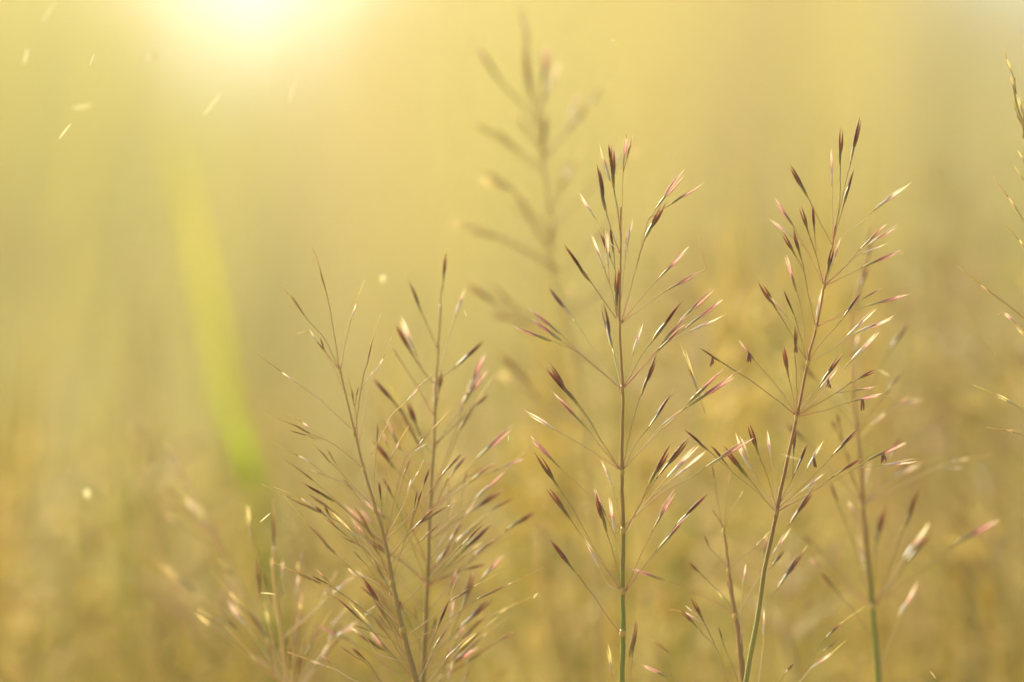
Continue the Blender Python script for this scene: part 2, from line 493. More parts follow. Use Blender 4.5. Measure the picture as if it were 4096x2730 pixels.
blades('tall_grass', 6500, 1.9, 8, 1.15, .38, .98, .0045, pr, 'tall dry grass standing behind the seed heads, out of focus', 4, halfang=.3)

# seed heads of the grass just behind, too many and too blurred to count
def seed_mass(n, seed):
    rng = random.Random(seed)
    V, F, K = [], [], []
    cols = [(.62, .50, .12), (.73, .61, .20), (.42, .33, .08), (.34, .22, .07), (.53, .37, .18), (.36, .36, .05), (.82, .70, .34)]
    def stroke(a, b, r, c):
        z = (b - a)
        sx = z.cross(Vector((.3, 1, .1))).normalized(); sy = z.cross(sx).normalized()
        i = len(V)
        m_ = a + z * .4
        V.extend([a, m_ + sx * r, m_ + sy * r, m_ - sx * r, m_ - sy * r, b])
        for k in range(4):
            k2 = (k + 1) % 4
            F.append((i, i + 1 + k2, i + 1 + k)); F.append((i + 5, i + 1 + k, i + 1 + k2))
        K.extend([c] * 6)
    for _ in range(n):
        d = 1.08 + 1.5 * rng.random() ** 1.5
        u = rng.uniform(-.24, .24) * d
        edge = abs(u / d) / .1
        rise = rng.uniform(-.075, .012 + .022 * min(1, edge)) if rng.random() < .8 else rng.uniform(-.03, .012)
        if u < -.01 * d: rise = min(rise, rng.uniform(-.06, -.012))
        top = Vector((u, d, CAM_H + d * math.tan(R(PITCH)) + d * rise))
        foot = Vector((u + rng.uniform(-.06, .06), d + rng.uniform(-.05, .05), ground_z(u, d)))
        base = [cols[rng.randrange(7)] for _ in range(3)]
        pts = catmull([foot, foot.lerp(top, .6) + Vector((rng.uniform(-.02, .02), 0, 0)), top], 4)
        for a, b in zip(pts[:-1], pts[1:]): stroke(a, b + (b - a) * .6, .0008, cols[rng.choice((0, 2, 5))])
        for k in range(46):
            s = rng.uniform(0, 1)
            nd = top + (pts[-3] - top) * s * .75
            az = rng.uniform(0, 6.283)
            el = rng.uniform(.35, 1.15)
            dv = Vector((math.cos(az) * math.cos(el), math.sin(az) * math.cos(el), math.sin(el)))
            L = (.008 + .022 * s) * rng.uniform(.6, 1.2)
            stroke(nd, nd + dv * L, .00016, base[0])
            e = nd + dv * L
            stroke(e, e + (dv + Vector((0, 0, -.3 * rng.random()))) * rng.uniform(.006, .010), rng.uniform(.0005, .0009), base[rng.randrange(3)])
    me = bpy.data.meshes.new('seed_heads')
    me.from_pydata([tuple(v) for v in V], [], F)
    at = me.attributes.new('col', 'FLOAT_COLOR', 'POINT')
    at.data.foreach_set('color', np.array([(*c, 1) for c in K], np.float32).ravel())
    me.materials.append(M_meadow)
    props(link('meadow_seed_heads', me), 'crowd of straw and brown seed heads behind, blurred together', 'grass', kind='stuff')
seed_mass(520, 8)

# ------------------------------------------------------------------ a tree beyond the slope, far right
def tree(x, y, h, spread, label, seed):
    rng = random.Random(seed)
    z0 = ground_z(x, y) - .1
    root = link('tree', None)
    root.location = (x, y, z0)
    props(root, label, 'tree', 'trees beyond the slope')
    bark = plant_mat('bark', [(0, (.10, .075, .05)), (1, (.14, .10, .06))], trans=0.0, rough=.9)
    pts = catmull([Vector((0, 0, 0)), Vector((.1, 0, h * .25)), Vector((-.1, .1, h * .5)), Vector((.1, 0, h * .85))], 5)
    n = len(pts)
    v, f, t = tube(pts, [h * .03 * (1 - .8 * i / n) for i in range(n)], 10)
    trunk = link('trunk', mesh_from('trunk', v, f, bark, t), root)
    ends = []
    for k in range(11):
        a = rng.uniform(0, 6.28)
        b = pts[int(n * rng.uniform(.3, .85))]
        e = b + Vector((math.cos(a) * spread * rng.uniform(.5, .9), math.sin(a) * spread * rng.uniform(.5, .9), h * rng.uniform(.08, .32)))
        q = catmull([b, b.lerp(e, .5) + Vector((0, 0, .1 * h * rng.random())), e], 4)
        v, f, t = tube(q, [h * .011 * (1 - .8 * i / len(q)) for i in range(len(q))], 6)
        link('limb', mesh_from('limb', v, f, bark, t), trunk)
        ends += [(e, spread * rng.uniform(.28, .5)), (b.lerp(e, .6), spread * rng.uniform(.25, .4))]
    V, F, K = [], [], []
    for e, r in ends:
        for _ in range(420):
            d = Vector((rng.gauss(0, 1), rng.gauss(0, 1), rng.gauss(0, .8))) * r * .5
            c = e + d
            u = Vector((rng.gauss(0, 1), rng.gauss(0, 1), rng.gauss(0, 1))).normalized()
            s = u.cross(Vector((rng.gauss(0, 1), rng.gauss(0, 1), rng.gauss(0, 1)))).normalized()
            L = rng.uniform(.06, .13)
            i = len(V)
            V += [c, c + u * L * .5 + s * L * .22, c + u * L, c + u * L * .5 - s * L * .22]
            F.append((i, i + 1, i + 2, i + 3)); K += [rng.random()] * 4
    leafm = plant_mat('tree_leaf', [(0, (.09, .13, .03)), (1, (.20, .26, .07))], trans=.45, rough=.5)
    link('crown', mesh_from('crown', V, F, leafm, K, smooth=False), root)
tree(3.0, 30, 5.4, 1.6, 'leafy green tree beyond the slope in the top right corner, a pale green blur', 5)
tree(4.6, 36, 4.8, 1.6, 'second leafy tree beyond the slope, nearest the right edge', 6)

# ------------------------------------------------------------------ the dusty air over the meadow
def haze():
    lo, hi = Vector((-61, -31, -1.2)), Vector((61, 141, 14.5))
    v = [(x, y, z) for z in (lo.z, hi.z) for y in (lo.y, hi.y) for x in (lo.x, hi.x)]
    f = [(0, 2, 3, 1), (4, 5, 7, 6), (0, 1, 5, 4), (2, 6, 7, 3), (0, 4, 6, 2), (1, 3, 7, 5)]
    m = bpy.data.materials.new('dusty_air')
    m.use_nodes = True
    t = m.node_tree
    t.nodes.clear()
    o = t.nodes.new('ShaderNodeOutputMaterial')
    p = t.nodes.new('ShaderNodeVolumePrincipled')
    p.inputs['Density'].default_value = .018
    p.inputs['Anisotropy'].default_value = .45
    p.inputs['Color'].default_value = (.96, .96, .78, 1)
    t.links.new(p.outputs[0], o.inputs['Volume'])
    ob = link('haze', mesh_from('haze', v, f, m, smooth=False))
    props(ob, 'thin golden dust haze hanging over the meadow', 'haze', kind='stuff')
haze()

# ------------------------------------------------------------------ the seed heads in and near the plane of focus
D_ROWS = '''
7 852,1250 800,1190 680,1020 575,880 > 405,660 d
7 848,970 700,740 560,480 470,345 > 310,95 d x1.1
7 848,975 720,800 610,640 540,540 > 382,320 d
7 852,975 835,870 800,720 765,620 > 695,350 d x1.1
7 858,980 845,760 820,620 > 782,390 w x1.2
7 885,975 960,800 1010,690 1060,590 > 1195,345 p
7 885,980 980,870 1090,720 > 1285,500 p
7 885,985 1020,800 1210,560 > 1402,372 d
7 852,985 770,940 725,850 > 622,655 w x1.1
7 880,605 950,480 1030,310 > 1170,55 d
7 880,605 990,400 1090,250 > 1282,10 d
7 880,620 1000,430 1145,265 > 1335,65 w x1.2
7 852,590 700,420 500,230 470,200 > 285,10 p
7 856,560 820,400 800,310 > 735,160 w x1.2
7 880,560 1100,370 1265,280 1400,190 > 1682,15 p
6 925,1705 790,1500 720,1370 640,1260 > 408,1010 d x1.2
6 925,1705 800,1520 690,1340 575,1200 > 432,965 d x1.1
6 925,1708 800,1560 690,1415 > 475,1190 p
6 925,1708 700,1560 500,1440 > 265,1305 w
6 946,1690 980,1500 1050,1230 1075,1180 > 1175,915 d
6 946,1700 1030,1530 1125,1410 > 1282,1180 d
6 946,1705 1100,1530 1210,1400 > 1385,1268 w
6 946,1705 1110,1530 1225,1410 1390,1270 > 1715,1040 p ~ 1772,1008
6 1512,1312 1480,1200 > 1355,845 y z0
6 932,1130 915,1060 870,860 > 800,550 d z.9
6 932,1140 800,960 640,720 600,660 > 435,440 d z.9
6 932,1150 760,990 640,890 515,765 > 303,590 p z.5
6 932,1150 760,1000 640,900 520,810 > 318,660 p z.5
6 945,1135 980,1010 1015,900 > 1077,688 w
6 945,1140 1080,900 1150,810 > 1352,540 d x1.1
6 948,1140 1060,1010 1170,890 > 1372,700 p
6 948,1140 1070,1010 1250,820 1380,720 > 1622,530 p x1.1
6 948,1138 1150,900 1250,800 1340,670 > 1560,460 p
6 898,655 770,470 715,395 > 538,148 d
6 900,640 870,470 815,310 > 728,75 w
6 902,600 893,400 880,210 > 858,5 d
6 908,640 900,580 > 906,310 d x1.4
6 930,690 985,480 1060,210 1096,99 > 1235,-157 d x1.1
6 932,680 1010,400 1110,0 1174,-112 > 1368,-368 p
6 936,680 1100,470 1190,375 > 1390,168 p x1.1
6 936,685 1100,560 1240,460 > 1472,340 p ~ 1515,303 1495,190 1466,70
6 930,520 955,280 974,143 > 1008,-38 w x1.2
5 1148,1490 1135,1330 1105,1190 > 1100,915 d x1.1
5 1142,1590 1090,1440 1057,1330 > 998,1038 d x1.2
5 1150,1480 1160,1150 1165,1040 > 1185,870 p ~ 1184,825
5 1148,1490 1125,1300 1085,1050 > 1072,905 d
5 1146,1580 1050,1490 990,1370 > 893,1222 w
'''
make_plant('grass_plant', 'tall dark maroon seed head on a straight green stem, centre of the picture', 'grass plant', 'sharp seed heads', FOCUS,
           [('7', '862,1568 865,1260 866,985 866,600 862,220'), ('6', '938,1145 922,690 926,110'), ('5', '1150,1300')],
           (.00052, .00014), 'green', D_ROWS, 11, .28, extra=.3, nodes= [('7', '864,1255 866,985 866,600 862,225'), ('6', '938,1145 922,690')])

E_ROWS = '''
a 1093,1010 1010,850 930,690 > 795,450 d x1.1
a 1098,960 1098,700 1095,600 > 1088,360 w
a 1105,960 1148,700 1150,460 > 1158,190 d
a 1105,960 1170,650 1225,430 > 1288,130 d x1.1
a 1103,980 1140,850 1175,730 > 1247,490 d x1.3
a 1098,1000 1170,945 1300,850 1380,775 > 1622,590 w
a 1037,1290 940,1090 880,985 830,890 > 700,700 p
a 1037,1285 990,1110 940,960 > 872,740 d x1.1
a 1046,1280 1055,1230 > 1098,1025 d x1.5
a 1046,1280 1090,1160 > 1158,970 w x1.2
a 1050,1290 1150,1200 1290,1040 > 1460,875 p
a 1050,1285 1250,1100 1345,1015 > 1542,870 w x1.2
a 1050,1290 1200,1220 1310,1165 > 1556,1058 p ~ 1592,1070
b 978,180 930,-30 900,-200 885,-263 > 825,-503 d x1.1
b 985,180 985,140 > 1017,-65 w x1.3
b 925,400 905,250 880,60 848,-53 > 780,-290 p
b 932,430 1010,310 1110,200 1160,140 > 1302,-50 d
b 988,185 1150,100 1285,5 > 1432,-75 p
b 988,190 1200,85 1330,45 > 1604,-35 p
b 920,430 860,330 800,220 720,90 > 582,-135 d x1.2
b 918,425 870,240 835,120 > 758,-70 d x1.2
b 851,790 848,560 835,390 > 842,188 d k x1.1
b 930,440 1100,340 1250,240 > 1512,118 w
b 840,805 700,690 520,560 325,435 > 172,338 d k x1.1
b 840,800 740,640 670,555 560,430 > 450,290 p k
b 842,790 815,640 795,555 > 755,325 d x1.4
b 852,800 930,680 1010,620 > 1142,465 w k x1.1
b 855,800 940,680 1015,590 > 1158,383 d
b 855,805 1000,720 1120,650 1235,570 > 1407,488 d
b 855,812 1050,770 1130,740 1210,715 > 1425,660 p k x1.1 ~ 1480,670
b 852,800 1000,680 1130,520 1225,430 > 1410,235 w
b 702,1478 560,1330 400,1200 240,1055 > 72,912 d x1.1
b 702,1480 610,1370 515,1245 > 338,1022 d x1.3
b 704,1470 640,1360 545,1200 > 422,1015 w
b 706,1460 650,1250 590,1100 > 513,860 d x1.4
b 710,1440 700,1270 670,1120 > 643,925 w x1.2
b 722,1420 800,1280 835,1210 > 917,1010 d x1.2
b 726,1420 850,1270 920,1180 > 1022,996 w k x1.3
b 722,1450 900,1290 1040,1150 1100,1080 > 1284,900 d
b 722,1470 820,1390 880,1340 > 1035,1210 w x1.1
b 722,1472 970,1330 1110,1225 > 1295,1108 d
b 722,1474 980,1325 1180,1220 1340,1120 > 1592,1003 p k
'''
make_plant('grass_plant', 'widest seed head, crimson and brown spikelets in whorls on a leaning reddish stem', 'grass plant', 'sharp seed heads', FOCUS - .002,
           [('c', '665,1600 740,1150 800,790 880,400'), ('b', '708,1485 845,820 925,440 983,190'), ('a', '1043,1290 1093,1010 1120,870')],
           (.00050, .00014), 'red', E_ROWS, 23, .26, extra=.25, nodes= [('b', '708,1485 845,820 925,440 983,190'), ('a', '1043,1290')])

F_ROWS = '''
c 507,500 480,360 452,160 > 432,40 d 1
c 516,500 540,260 550,190 > 570,78 y 1
c 516,495 560,390 620,290 > 652,235 y 1
c 508,480 470,420 > 435,362 g 1
c 545,780 470,690 420,640 > 373,540 d
c 552,780 640,700 740,620 > 835,518 y 1
c 592,1108 530,1020 > 473,938 y 1
c 552,950 550,940 > 545,845 d
c 592,1090 540,1000 430,890 360,820 > 272,728 d
c 628,1380 630,1200 635,1050 650,900 > 667,748 w x1.3
c 700,1700 750,1600 785,1330 790,1250 > 792,1066 w x1.2
c 640,1750 545,1568 400,1185 370,1160 > 232,1078 w x1.2 ~ 135,1058
c 645,1760 560,1600 450,1300 380,1160 > 288,975 d
c 640,1700 600,1520 520,1320 510,1290 > 473,1180 d
c 598,1110 450,1010 300,940 100,855 > -130,775 p ~ -330,790 -480,770
c 600,1105 640,1040 740,860 770,800 850,690 > 968,495 w x1.2
c 850,690 975,465 > 1145,208 d x1.2 z0
c 820,790 840,770 > 938,648 d
c 650,1600 740,1200 820,1010 890,910 > 1070,655 d ~ 1098,615
c 700,1720 880,1640 1080,1500 1160,1350 1225,1260 > 1328,1158 d ~ 1505,1035
c 720,1750 900,1680 1040,1568 1110,1480 > 1265,1365 w x1.1 ~ 1368,1275
c 720,1750 840,1660 905,1568 940,1510 > 1005,1430 d x1.2
'''
make_plant('grass_plant', 'small sparse seed head with pale bracts, left of the green-yellow leaning stem at the bottom', 'grass plant', 'sharp seed heads', FOCUS + .012,
           [('c', '665,1640 655,1568 625,1300 595,1110 550,790 512,520')], (.00070, .00022), 'brown', F_ROWS, 31, .3, extra=.3, nodes= [('c', '595,1108 549,792 512,522')])

G_ROWS = '''
a 1232,1480 1265,1400 1285,1330 > 1338,1165 d x1.3
a 1270,1310 1340,1140 > 1372,985 d x1.5
a 1300,1230 1340,1000 > 1368,860 p
b 1265,900 1215,860 1080,680 1000,570 > 862,437 d x1.3
b 1268,890 1300,800 1430,470 1500,350 > 1618,165 d x1.3
b 1268,895 1300,880 1400,740 1480,630 > 1572,505 d x1.1
b 1270,900 1350,830 1440,790 1590,740 > 1715,690 w x1.2
b 1272,980 1290,960 1370,880 > 1465,785 w x1.3
b 1305,1410 1190,1080 1150,890 > 1128,785 d x1.3
b 1305,1420 1190,1300 1000,1080 920,1000 > 765,855 d x1.2
b 1300,1390 1240,1250 1220,1180 > 1195,1060 d
b 1245,560 1240,450 1250,360 > 1278,245 w x1.6
b 1258,800 1200,740 1160,680 > 1118,590 w x1.5
b 1312,1420 1320,1350 1330,1290 > 1362,1135 w x1.3
b 1312,1420 1340,1390 1430,1200 1490,1100 > 1572,965 d x1.1
b 1315,1425 1380,1370 1450,1300 1520,1240 > 1700,1145 w x1.3 ~ 1840,1100
b 1315,1428 1450,1290 1540,1210 > 1640,1130 d
d 70,660 230,580 385,500 505,445 > 602,425 w x1.3 ~ 727,405
c 1545,1030 1530,1000 1420,610 1310,330 > 1258,175 d x1.4
c 1540,1030 1525,1000 1490,760 > 1463,555 w x1.7
c 1492,560 1480,500 1420,380 > 1380,310 w x1.6
c 1550,1030 1560,900 1570,620 > 1632,345 d x1.3
c 1552,1030 1600,950 1700,680 1760,510 > 1882,225 d x1.3
d 112,1178 150,1130 210,1050 270,950 > 398,765 w x1.3
d 112,1180 160,1120 230,1040 290,950 > 408,818 d x1.1
d 112,1182 200,1120 370,990 535,865 > 742,748 p x1.3
c 1535,1032 1400,940 1250,820 1200,770 > 1110,705 p x1.2
c 1552,1260 1540,1240 1430,1090 1290,920 > 1185,795 d x1.2
c 1540,1030 1400,890 1270,740 1150,620 > 1065,545 d x1.1
d 145,1510 160,1490 205,1350 250,1240 > 338,1070 w x1.3
'''
make_plant('grass_plant', 'softly blurred olive seed head on a green stem, right of the crimson one', 'grass plant', 'blurred seed heads', FOCUS + .040,
           [('c', '1602,1640 1590,1568 1560,1200 1548,1050 1482,345'), ('b', '1310,1430 1268,900 1240,560 1228,150'), ('a', '1290,1250 1345,1090')],
           (.00062, .00016), 'green', G_ROWS, 41, .35, extra=.2, nodes= [('c', '1546,1040 1482,345')], ped=1.5, wmul=1.1)

H_ROWS = '''
e 745,420 735,350 > 700,262 y ~ 692,218
e 750,470 740,430 > 718,348 y x1.1
e 768,560 760,540 > 733,448 y x1.2
e 775,620 778,520 > 750,430 y
e 830,1160 790,1020 760,960 > 708,882 y x1.2 ~ 640,788
e 850,1260 810,1160 785,1110 > 755,1075 y ~ 694,998
e 890,1560 830,1480 760,1410 655,1330 > 586,1276 y x1.2 ~ 476,1190
e 880,1600 830,1530 790,1500 745,1450 > 688,1402 w x1.4 ~ 663,1410
e 885,1620 840,1560 800,1520 > 745,1462 y x1.2
e 820,900 780,810 > 738,742 y 1
e 815,820 790,745 > 752,680 y 1
d 950,240 887,185 845,155 > 748,103 y x1.2 ~ 628,52
d 950,330 887,305 865,300 > 797,284 y x1.2 ~ 693,267
'''
make_plant('grass_plant', 'straw-yellow seed head with long awns cut off by the right edge', 'grass plant', 'sharp seed heads', FOCUS + .004,
           [('0', '4230,2760 4205,2200 4170,1400 4135,900 4100,560 4070,430 4050,340')], (.00060, .00022), 'straw', H_ROWS, 51, .2, ped=1.7, wmul=1.9, extra=.5)

A_ROWS = '''
3 563,915 520,630 492,480 480,430 > 440,275 g ~ 415,200 393,135
3 565,918 500,830 470,790 > 438,715 g x1.2
3 562,905 470,720 400,640 345,575 > 260,450 g ~ 193,378
3 600,1060 520,890 430,750 > 372,660 w x1.1 ~ 297,683
3 570,900 605,700 630,600 > 667,495 w ~ 717,346
3 660,1290 670,1240 700,1000 740,850 > 762,745 g x1.2 ~ 822,556
3 680,1400 735,1080 785,930 > 835,835 w ~ 892,700
3 658,1300 560,1210 440,1100 330,1020 290,990 > 197,922 w ~ 48,813
3 676,1360 665,1180 650,1120 > 640,1040 g x1.2 ~ 598,908
3 712,1530 600,1430 430,1310 390,1290 > 325,1236 w ~ 228,1183
3 712,1532 560,1400 380,1310 > 262,1252 g x1.1 ~ 90,1180
4 783,483 640,340 500,280 385,195 > 300,145 w ~ 143,63
4 812,640 720,480 650,370 > 583,290 g x1.3
4 780,478 640,330 560,240 510,195 > 432,112 g ~ 343,8
4 783,450 780,250 795,70 > 802,-60 g x1.2
4 838,650 830,560 825,440 > 808,308 d x1.3
4 850,660 930,400 965,270 > 1012,162 g x1.4
4 855,650 960,460 1010,330 > 1062,238 w ~ 1092,168
4 890,900 840,860 700,720 570,620 > 478,543 g x1.2
4 700,720 570,620 490,540 > 398,453 d z0
4 690,710 560,610 390,450 > 318,412 w z0 ~ 147,343
4 893,935 760,760 700,690 630,610 > 575,550 w ~ 487,457
4 955,1215 930,1180 820,960 720,820 > 638,738 g x1.2
4 960,1230 850,1100 800,1060 > 688,962 g x1.2
4 955,1225 780,1050 680,920 > 612,850 w x1.2 ~ 493,738
4 962,1300 850,1210 700,1110 560,1000 450,950 > 306,888 g x1.4 ~ 143,813
4 962,1300 800,1180 560,1000 500,960 > 388,898 d
4 1015,1520 900,1330 845,1200 > 808,1138 g x1.2
4 985,1400 895,1310 750,1245 > 655,1212 g
4 990,1450 800,1390 760,1330 710,1270 > 637,1232 w x1.3
4 1030,1600 830,1568 730,1450 660,1410 > 572,1342 g x1.3
4 1030,1600 850,1580 740,1440 > 640,1350 d
4 1035,1660 680,1568 560,1500 480,1470 > 382,1432 w ~ 233,1378
4 898,900 970,680 1040,490 > 1082,358 d
4 1000,610 1075,370 > 1127,228 d z0
3 760,1440 830,1310 900,1180 985,1110 > 1053,1022 w ~ 1162,918
4 860,640 960,198 1060,83 > 1137,-14 g ~ 1247,-128
4 858,640 860,300 890,148 > 938,56 w x1.1 ~ 997,-42
'''
make_plant('grass_plant', 'golden brown seed head with silvery bracts and fine awns, leaning left', 'grass plant', 'sharp seed heads', FOCUS + .006,
           [('4', '1060,1640 1040,1568 960,1240 895,950 850,690 785,480'), ('3', '715,1532 655,1300 605,1080 565,915')],
           (.00060, .00015), 'brown', A_ROWS, 61, .24, extra=.45, low_fill=26, fill_styles='ggggydd', nodes= [('4', '960,1240 893,945 785,482 714,230'), ('3', '655,1300 565,915')])

B_ROWS = '''
3 1192,600 1200,430 1210,380 > 1226,195 d ~ 1236,148
3 1172,770 1130,670 1085,570 > 1000,365 d ~ 968,298
3 1185,860 1210,850 1250,700 1290,570 > 1352,405 w x1.2
3 1165,1000 1110,950 1040,850 > 918,635 d
3 1158,1200 1020,970 950,860 > 883,755 p
3 1155,1400 1000,1200 940,1150 > 778,968 d x1.1
3 1150,1450 1100,1380 1060,1300 > 990,1108 d x1.3
3 1158,1220 1155,1130 > 1160,965 w x1.5
3 1160,1180 1180,1080 > 1207,915 d x1.4
3 1168,980 1210,950 1290,890 > 1463,728 d
3 1158,1380 1290,1190 1330,1130 > 1482,905 p x1.1
3 1158,1400 1220,1320 1390,1160 > 1492,1068 d x1.1
3 1140,1770 1300,1600 1420,1470 > 1645,1265 p x1.1
4 1135,470 1165,460 1245,290 > 1352,148 d x1.2
4 1135,475 1290,380 1390,300 > 1525,198 p
4 1135,480 1350,330 1560,230 > 1715,168 p
4 1130,490 1010,330 920,240 > 778,58 d x1.2
4 1140,200 900,170 870,100 > 828,-5 p
4 1108,955 1000,850 900,780 > 738,678 d x1.7
4 1110,950 900,760 770,630 > 598,468 p
4 1112,960 1200,880 1310,770 > 1505,578 d ~ 1532,558
4 1112,930 1170,830 > 1252,698 d x1.7
4 1180,815 1250,700 > 1337,548 g x1.2 ~ 1400,450 1462,363
4 1112,950 1150,930 1325,870 > 1475,823 d x1.1
4 1100,1320 1250,1200 1380,1050 1460,920 > 1582,772 p x1.2
4 1100,1400 1190,1200 1250,1010 > 1292,866 p x1.2
4 1090,1700 1190,1568 1260,1290 1320,1130 > 1405,875 d x1.1
4 1095,1450 1200,1350 1310,1230 > 1525,1038 d x1.3
4 1098,1420 1160,1390 1390,1230 1510,1160 > 1625,1097 y ~ 1800,1018
4 1095,1350 1145,1250 > 1167,1155 d x1.4
4 1090,1650 1190,1540 1290,1320 > 1345,1215 p x1.2
4 1112,975 1400,800 1520,680 1620,610 > 1793,488 d x1.2
4 1112,940 1090,780 1040,660 > 983,488 g x1.2
4 1125,800 1235,620 1245,400 > 1255,318 g
4 1130,880 1225,650 1300,560 1335,330 > 1357,248 g x1.2
4 1060,1500 1060,1250 1045,1180 > 1020,1075 g
4 1095,1450 1060,1330 970,1130 > 918,1038 d x1.6
4 1110,1000 1180,900 1340,780 > 1455,690 y
4 1110,1000 1290,690 > 1500,508 y 1
4 1090,1500 1230,1280 1260,1210 > 1275,1010 w
4 1085,1620 1240,1560 > 1270,1430 w x1.2
4 1085,1640 1330,1600 > 1375,1470 g
'''
make_plant('grass_plant', 'slightly blurred rosy seed head on a brown stem, just behind the golden one', 'grass plant', 'blurred seed heads', FOCUS + .022,
           [('4', '1085,1640 1085,1568 1110,960 1130,490 1150,100'), ('3', '1155,1400 1160,1100 1180,800 1195,500')],
           (.00050, .00017), 'brown', B_ROWS, 71, .3, extra=.35, low_fill=26, fill_styles='ddpgpg', nodes= [('4', '1110,960 1132,488')], ped=1.3, wmul=1.1)

C_ROWS = '''
5 600,640 570,580 > 550,325 d x1.4
5 580,480 555,330 > 555,145 p x1.2
5 560,200 530,130 > 525,25 w x1.3
5 620,760 640,700 665,550 > 682,295 p x1.3
5 625,790 610,780 520,650 400,520 > 248,288 p x1.2
5 640,900 580,850 520,760 > 465,695 w x1.8
5 650,1050 610,1040 500,950 360,850 > 255,785 d x1.4
5 650,1000 720,930 840,790 > 932,688 d x1.5
5 655,1000 730,920 940,670 > 1055,515 w x1.3
5 660,980 665,930 > 665,715 d x1.9
5 720,1500 640,1480 500,1230 400,1140 > 305,1085 d x1.4
5 720,1500 600,1330 460,1190 > 255,1118 w x1.7
5 690,1330 740,1250 800,1130 > 882,975 w x1.7 ~ 935,895
5 780,1700 450,1520 300,1470 > 228,1455 d x1.4
5 780,1700 450,1520 220,1425 > 75,1400 w x2.0
5 740,1560 680,1540 560,1330 > 498,1215 d x1.5
5 720,1500 670,1430 > 625,1350 w x1.6
5 720,1500 760,1400 1040,1100 1100,1060 > 1285,925 w x1.2
5 800,1700 900,1600 1050,1430 > 1105,1345 d x1.3
3 1945,700 1850,680 1700,600 > 1535,565 d x1.6
3 1945,690 1800,600 1540,490 > 1365,375 d x1.7
6 470,420 540,600 560,560 > 592,420 w x1.6
3 2080,1250 1850,1130 1700,920 > 1565,825 d x1.6
3 2080,1255 1850,1130 1720,1020 > 1555,938 w x1.9
6 560,640 800,460 > 860,380 d x1.5
6 640,1050 600,900 690,930 > 610,880 w x1.6
'''
make_plant('grass_plant', 'tallest seed head, very blurred pinkish tan spikelets, behind the centre one', 'grass plant', 'blurred seed heads', FOCUS + .086,
           [('0', '2400,2780 2385,2300 2360,1900 2323,1531 2248,1221 2197,1043 2206,893 2177,702 2158,542 2126,351 2100,120')],
           (.00040, .00022), 'straw', C_ROWS.replace(' w ', ' y ').replace(' d ', ' g '), 81, .3, ped=2.6, wmul=1.7, extra=.6)

I_ROWS = '''
2 1190,1370 1080,1140 1020,1030 900,830 850,720 > 790,590 y
2 1020,1030 930,850 840,690 790,600 > 738,500 w x1.1
2 1020,1030 970,940 940,900 > 878,765 y
2 1022,1032 930,950 810,880 > 738,805 y x1.2 ~ 700,780
2 960,900 880,860 800,750 > 738,688 g
2 1190,1370 1000,1260 880,1175 > 718,1042 y x1.2 ~ 600,978
2 1190,1372 1060,1300 960,1220 > 878,1168 y x1.1
2 1190,1375 1110,1280 > 1058,1208 y x1.1
2 1195,1380 1150,1270 1050,1100 > 990,1010 y
'''
make_plant('grass_plant', 'pale yellow seed head with drooping forked branches, blurred, low on the left', 'grass plant', 'blurred seed heads', FOCUS + .070,
           [('2', '1330,1660 1290,1568 1192,1372 1100,1180 1022,1032')], (.00060, .00024), 'straw', I_ROWS, 91, .25, ped=2.6, wmul=1.3, extra=.7)
I2_ROWS = '''
2 1235,1040 1230,960 > 1225,820 g ~ 1224,748
2 1160,1000 1125,930 > 1110,775 y x1.1
2 1270,1180 1260,1110 > 1266,1028 w
2 1180,1240 1160,1180 > 1150,1005 g
2 1255,1330 1245,1280 > 1230,1180 g
2 1215,1220 1190,1150 > 1180,1075 g
2 1230,1400 1215,1340 > 1190,1240 y
2 1260,1480 1245,1430 > 1210,1340 g
2 1285,1500 1285,1440 > 1290,1340 g
2 1225,1550 1215,1470 > 1205,1400 g
2 1240,1200 1225,1090 > 1215,1010 y
'''
make_plant('grass_plant', 'narrow upright brown seed head with closed spikelets beside the pale yellow one', 'grass plant', 'narrow closed seed heads', FOCUS + .030,
           [('2', '1310,1640 1290,1568 1250,1300 1225,1100 1230,960')], (.00042, .00022), 'straw', I2_ROWS, 95, .2, ped=1.6, wmul=1.5, extra=0, low_fill=8, fill_styles='gyw')
I3_ROWS = '''
2 1345,1100 1340,1050 > 1366,962 g x1.1
2 1340,1230 1325,1180 > 1337,1088 w x1.2
2 1335,1380 1330,1330 > 1352,1168 y x1.1
2 1325,1470 1320,1420 > 1342,1245 g x1.2
2 1340,1500 1355,1450 > 1372,1348 g x1.1
2 1325,1540 1310,1500 > 1295,1400 g x1.1
2 1325,1560 1335,1540 > 1345,1440 g x1.1
2 1350,1160 1345,1110 > 1335,1030 y
'''
make_plant('grass_plant', 'second narrow closed seed head, straw and grey, left of the golden brown one', 'grass plant', 'narrow closed seed heads', FOCUS + .036,
           [('2', '1320,1660 1310,1568 1330,1400 1345,1200 1358,990')], (.00042, .00022), 'straw', I3_ROWS, 97, .2, ped=1.6, wmul=1.5, low_fill=8, fill_styles='gyw')
L_ROWS = '''
7 905,1800 900,1568 905,1420 > 952,1168 g x1.1
7 915,1790 915,1560 925,1420 > 950,1180 d
7 860,1800 815,1600 800,1530 > 770,1335 y x1.2
7 960,1790 1300,1600 1230,1568 1170,1540 > 1000,1465 p x1.2 ~ 948,1466
7 1000,1760 1200,1450 1165,1385 > 1072,1308 g x1.1 ~ 1035,1290
'''
make_plant('grass_plant', 'low seed head reaching up into view at the foot of the central green stem', 'grass plant', 'sharp seed heads', FOCUS + .010,
           [('7', '930,1900 925,1800 920,1720')], (.00045, .0003), 'straw', L_ROWS, 99, .1)

